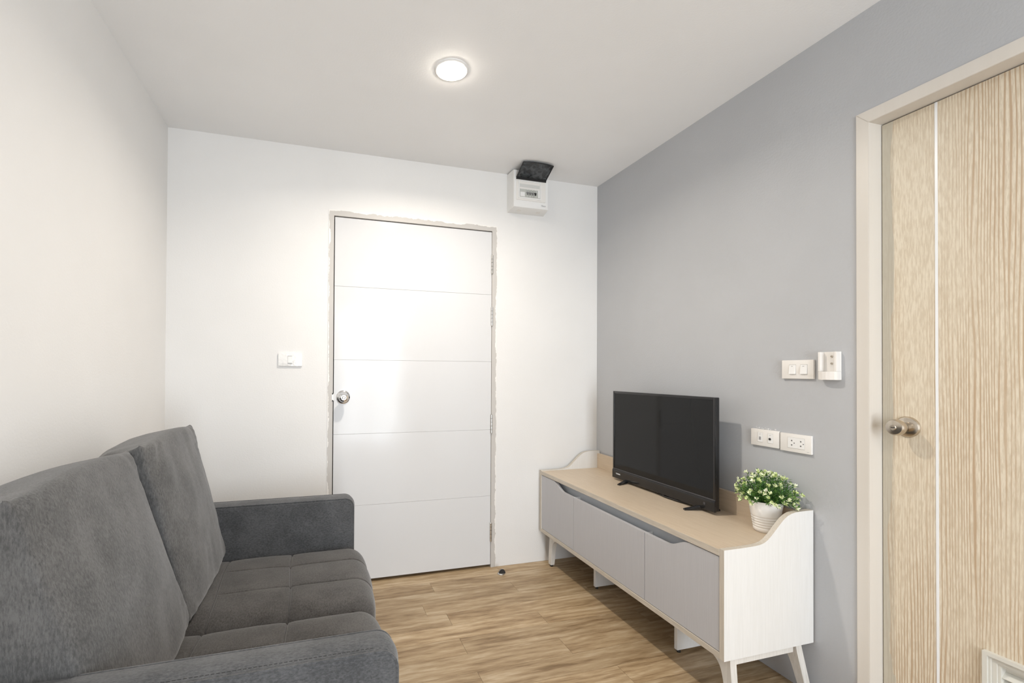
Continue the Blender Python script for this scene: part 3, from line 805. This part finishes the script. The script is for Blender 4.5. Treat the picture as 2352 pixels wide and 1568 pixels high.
obj('label_strip', nb(-.6045, -.4750, F - .0042, F - .003, 2.2860, 2.3050), mat('paper_label', (.62, .62, .60), .6), bx)
obj('main_switch', nb(-.6035, -.5730, F - .0085, F - .004, 2.2290, 2.2560, bev=.001, seg=1), plastic_w2, bx)
obj('blank_cover', nb(-.4865, -.4745, F - .0075, F - .004, 2.2285, 2.2735), plastic_w2, bx)
for i, x in enumerate((-.5565, -.5395, -.5225, -.5050)):
    m_ = blk_satin if i == 3 else mat('grey_toggle', (.20, .20, .20), .5)
    bk = obj('breaker', nb(x - .0075, x + .0075, F - .0075, F - .004, 2.2285, 2.2735, bev=.0006, seg=1), breaker_grey, bx)
    bm = bmesh.new(); box(bm, x - .0065, x + .0065, F - .0130, F - .0075, 2.2500, 2.2560, bev=.001, seg=1); box(bm, x - .0038, x + .0038, F - .0150, F - .0075, 2.2400, 2.2530, bev=.001, seg=1)
    obj('toggle', bm, m_, bk)
    obj('breaker_mark', nb(x - .002, x + .002, F - .0080, F - .0074, 2.2620, 2.2650), dark_slot, bk)
Rm = Matrix(((1, 0, 0, -.4610), (0, 0, -1, F - .0006), (0, 1, 0, 2.1835), (0, 0, 0, 1)))
text('logo_text', 'Haco', .0135, Rm, grey_print, bx, .0002)
for x in (-.585, -.455): obj('knockout', lathe(bmesh.new(), [(.014, 2.1629), (.014, 2.1640)], 24, 'z', (x, -.05, 0)), plastic_w, bx)
# open lid: hinged at its lower edge, tilted outwards up to the ceiling
bm = bmesh.new(); NXL, NZL = 14, 8
hz, hy = 2.3400, F - .004
tz, ty = 2.3900, -.2020
rowsT, rowsB = [], []
for j in range(NZL + 1):
    t = j / NZL; a_, b_ = [], []
    for i in range(NXL + 1):
        s_ = i / NXL; x = -.6265 + s_ * (.1925)
        arch = .012 * (1 - (2 * s_ - 1) ** 2) * t
        y = hy + (ty - arch - hy) * t; z = hz + (tz - hz) * t
        a_.append(bm.verts.new((x, y, z))); b_.append(bm.verts.new((x, y + .0022, z + .0040)))
    rowsT.append(a_); rowsB.append(b_)
for R_ in (rowsT, rowsB):
    for A, B in zip(R_, R_[1:]):
        for i in range(NXL): bm.faces.new((A[i], A[i + 1], B[i + 1], B[i]))
for i in range(NXL):
    bm.faces.new((rowsT[0][i], rowsB[0][i], rowsB[0][i + 1], rowsT[0][i + 1])); bm.faces.new((rowsT[-1][i], rowsT[-1][i + 1], rowsB[-1][i + 1], rowsB[-1][i]))
for A, B, C, D in zip(rowsT, rowsT[1:], rowsB, rowsB[1:]):
    bm.faces.new((A[0], B[0], D[0], C[0])); bm.faces.new((A[-1], C[-1], D[-1], B[-1]))
lid = obj('lid', bm, smoke, bx, label='smoked dark plastic lid, open')
bm = bmesh.new(); tube(bm, [v_ for v_ in [(-.6265, hy, hz), (-.6265, ty, tz - .001)]], .003, 6); tube(bm, [(-.434, hy, hz), (-.434, ty, tz - .001)], .003, 6)
tube(bm, [(-.6265 + .1925 * k / 12, ty - .012 * (1 - (2 * k / 12 - 1) ** 2), tz - .001) for k in range(13)], .003, 6)
obj('lid_rim', bm, blk_satin, lid)
obj('hinge_bar', nb(-.6275, -.4330, F - .010, F, 2.3290, 2.3430, bev=.001, seg=1), blk_satin, lid)


# ------------------------------------------------------------------ wall plates
def yplate(name, label, cat, x0, x1, z0, z1, d, m_):
    t = thing(name, label, cat, ((x0 + x1) / 2, 0, (z0 + z1) / 2)); obj('plate', nb(x0, x1, -d, 0, z0, z1, bev=.0018), m_, t, smooth=True); return t


t = yplate('light_switch', 'film-wrapped white switch plate on the back wall left of the white door', 'switch', -1.953, -1.8325, 1.2060, 1.2745, .010, film)
obj('rocker', nb(-1.905, -1.882, -.0125, -.0095, 1.2225, 1.2575, bev=.001, seg=1), plastic_w2, t)
obj('rocker_slot', nb(-1.905, -1.882, -.0128, -.0098, 1.2190, 1.2212), grey_print, t)
obj('rocker_slot', nb(-1.905, -1.884, -.0128, -.0098, 1.2588, 1.2602), grey_print, t)


def xplate(name, label, cat, y0, y1, z0, z1, d, m_=None, group=None):
    t = thing(name, label, cat, (0, (y0 + y1) / 2, (z0 + z1) / 2), group); obj('plate', nb(-d, 0, y1, y0, z0, z1, bev=.0022), m_ or plastic_w, t, smooth=True); return t


t = xplate('light_switch', 'white double switch plate on the grey wall beside the remote holder', 'switch', -1.2415, -1.3600, 1.1605, 1.2315, .010)
for y in (-1.2720, -1.3145):
    rk = obj('rocker', prism(bmesh.new(), [(-.0095, 1.1785), (-.0095, 1.2135), (-.0115, 1.2135), (-.0150, 1.1785)], 'y', y - .0235, y, bev=.0006), plastic_w2, t)
    obj('rocker_gap', nb(-.0103, -.0095, y - .0245, y + .001, 1.1775, 1.2150), mat('thin_grey_gap', (.45, .43, .40), .6), t)
    obj('rocker_mark', nb(-.0125, -.0110, y - .014, y - .008, 1.2075, 1.2085), dark_slot, rk)

t = xplate('wall_outlet', 'white plate with telephone and aerial sockets, left of the power socket', 'socket', -1.1095, -1.2290, .8845, .9520, .010)
gapm = mat('module_gap', (.50, .48, .45), .6)
for y in (-1.1400, -1.1835):
    obj('module_gap', nb(-.0103, -.0095, y - .0225, y + .0005, .8995, .9395), gapm, t)
    obj('module', nb(-.0112, -.0095, y - .0215, y - .0005, .9005, .9385, bev=.0004, seg=1), plastic_w2, t)
obj('phone_jack', nb(-.0118, -.0095, -1.1555, -1.1470, .9090, .9220), grey_print, t)
obj('aerial_jack', lathe(bmesh.new(), [(.0045, -.0110), (.0045, -.0135), (.0022, -.0135), (.002, -.0115)], 20, 'x', (0, -1.1940, .9170)), dark_slot, t)
for z in (.9320,):
    for y in (-1.1510, -1.1940): obj('module_mark', nb(-.0115, -.0111, y - .003, y + .003, z, z + .001), grey_print, t)

t = xplate('wall_outlet', 'white double power socket plate on the grey wall above the plant', 'socket', -1.2345, -1.3520, .8810, .9500, .010)
obj('module_gap', nb(-.0103, -.0095, -1.3285, -1.2640, .8950, .9370), gapm, t)
obj('module', nb(-.0112, -.0095, -1.3275, -1.2650, .8960, .9360, bev=.0004, seg=1), plastic_w2, t)
for y in (-1.2800, -1.3140):
    for z in (.9245, .9075):
        bm = bmesh.new(); box(bm, -.0117, -.0105, y - .0036, y + .0018, z - .0008, z + .0008); box(bm, -.0117, -.0105, y - .0018, y - .0002, z - .0028, z + .0028)
        obj('pin_slot', bm, dark_slot, t)
    obj('pin_slot', lathe(bmesh.new(), [(.0018, -.0108), (.0018, -.0117)], 12, 'x', (0, y - .0105, .9158)), dark_slot, t)
obj('plate_mark', nb(-.0104, -.0099, -1.3450, -1.3370, .8880, .8888), grey_print, t)

# paint scabs pulled off above the aerial plate: small crumbs on the wall
bm = bmesh.new(); rp = random.Random(5)
for k in range(26):
    y = -1.125 - rp.random() * .085; z = .9535 + abs(rp.gauss(0, .0035)); s_ = rp.uniform(.0010, .0026)
    r_ = bmesh.ops.create_icosphere(bm, subdivisions=1, radius=s_)
    for v_ in r_['verts']: v_.co = Vector((v_.co.x * .5 - .0004, v_.co.y * rp.uniform(.7, 1.6) + y, v_.co.z + z))
obj('trim_1', bm, mat('dried_filler', (.62, .62, .62), .8), kind='structure')

# remote holder
t = thing('remote_holder', 'white open remote-control holder screwed to the grey wall by the wooden door', 'holder', (0, -1.42, 1.208))
hy0, hy1, hz0, hz1 = -1.3845, -1.4470, 1.1580, 1.2580
obj('back_plate', nb(-.0035, 0, hy1, hy0, hz0, hz1, bev=.001, seg=1), plastic_w, t)
obj('side_wall', nb(-.024, -.0032, hy0 - .008, hy0 - .0006, hz0 + .0302, hz1 - .0003, bev=.0012), plastic_w, t)
obj('side_wall', nb(-.024, -.0032, hy1 + .0006, hy1 + .008, hz0 + .0302, hz1 - .0003, bev=.0012), plastic_w, t)
bm = bmesh.new(); poly = [(hy0 - .000, -.0036), (hy0 - .000, -.022), (hy0 - .006, -.0265), (hy0 - .018, -.0295), ((hy0 + hy1) / 2, -.0310), (hy1 + .018, -.0295), (hy1 + .006, -.0265), (hy1, -.022), (hy1, -.0036)]
prism(bm, [(b, a) for a, b in poly], 'z', hz0 + .0003, hz0 + .030, bev=.0010)
for v_ in bm.verts:
    pass
obj('front_lip', bm, plastic_w, t)
for z in (1.2415, 1.2165):
    s_ = obj('screw', lathe(bmesh.new(), [(.0042, -.0034), (.0042, -.0050), (.0030, -.0060)], 16, 'x', (0, -1.4175, z)), brass_steel, t, smooth=True)
    obj('screw_slot', nb(-.0064, -.0056, -1.4175 - .002, -1.4175 + .002, z - .0005, z + .0005), dark_slot, s_)

# door stop on the floor
t = thing('door_stop', 'small dark rubber and metal door stop on the floor near the white door', 'door stop', (-.707, -.104, 0))
obj('base', lathe(bmesh.new(), [(.021, 0), (.021, .003), (.017, .008), (.006, .010)], 28, 'z', (-.712, -.104, 0)), steel, t, smooth=True)
prof = [(-.706 + .020 * math.cos(math.radians(a)), .004 + .024 * math.sin(math.radians(a))) for a in range(0, 181, 15)]
obj('bumper', prism(bmesh.new(), [(x, z) for x, z in prof], 'y', -.112, -.096, bev=.002), blk_rubber, t)
obj('metal_band', prism(bmesh.new(), [(x * 1.0, z + .0008) for x, z in [(-.706 + .0208 * math.cos(math.radians(a)), .004 + .0245 * math.sin(math.radians(a))) for a in range(0, 181, 15)]], 'y', -.1065, -.1020), steel, t)

# drop helper properties
for o in bpy.data.objects:
    if '_o' in o: del o['_o']
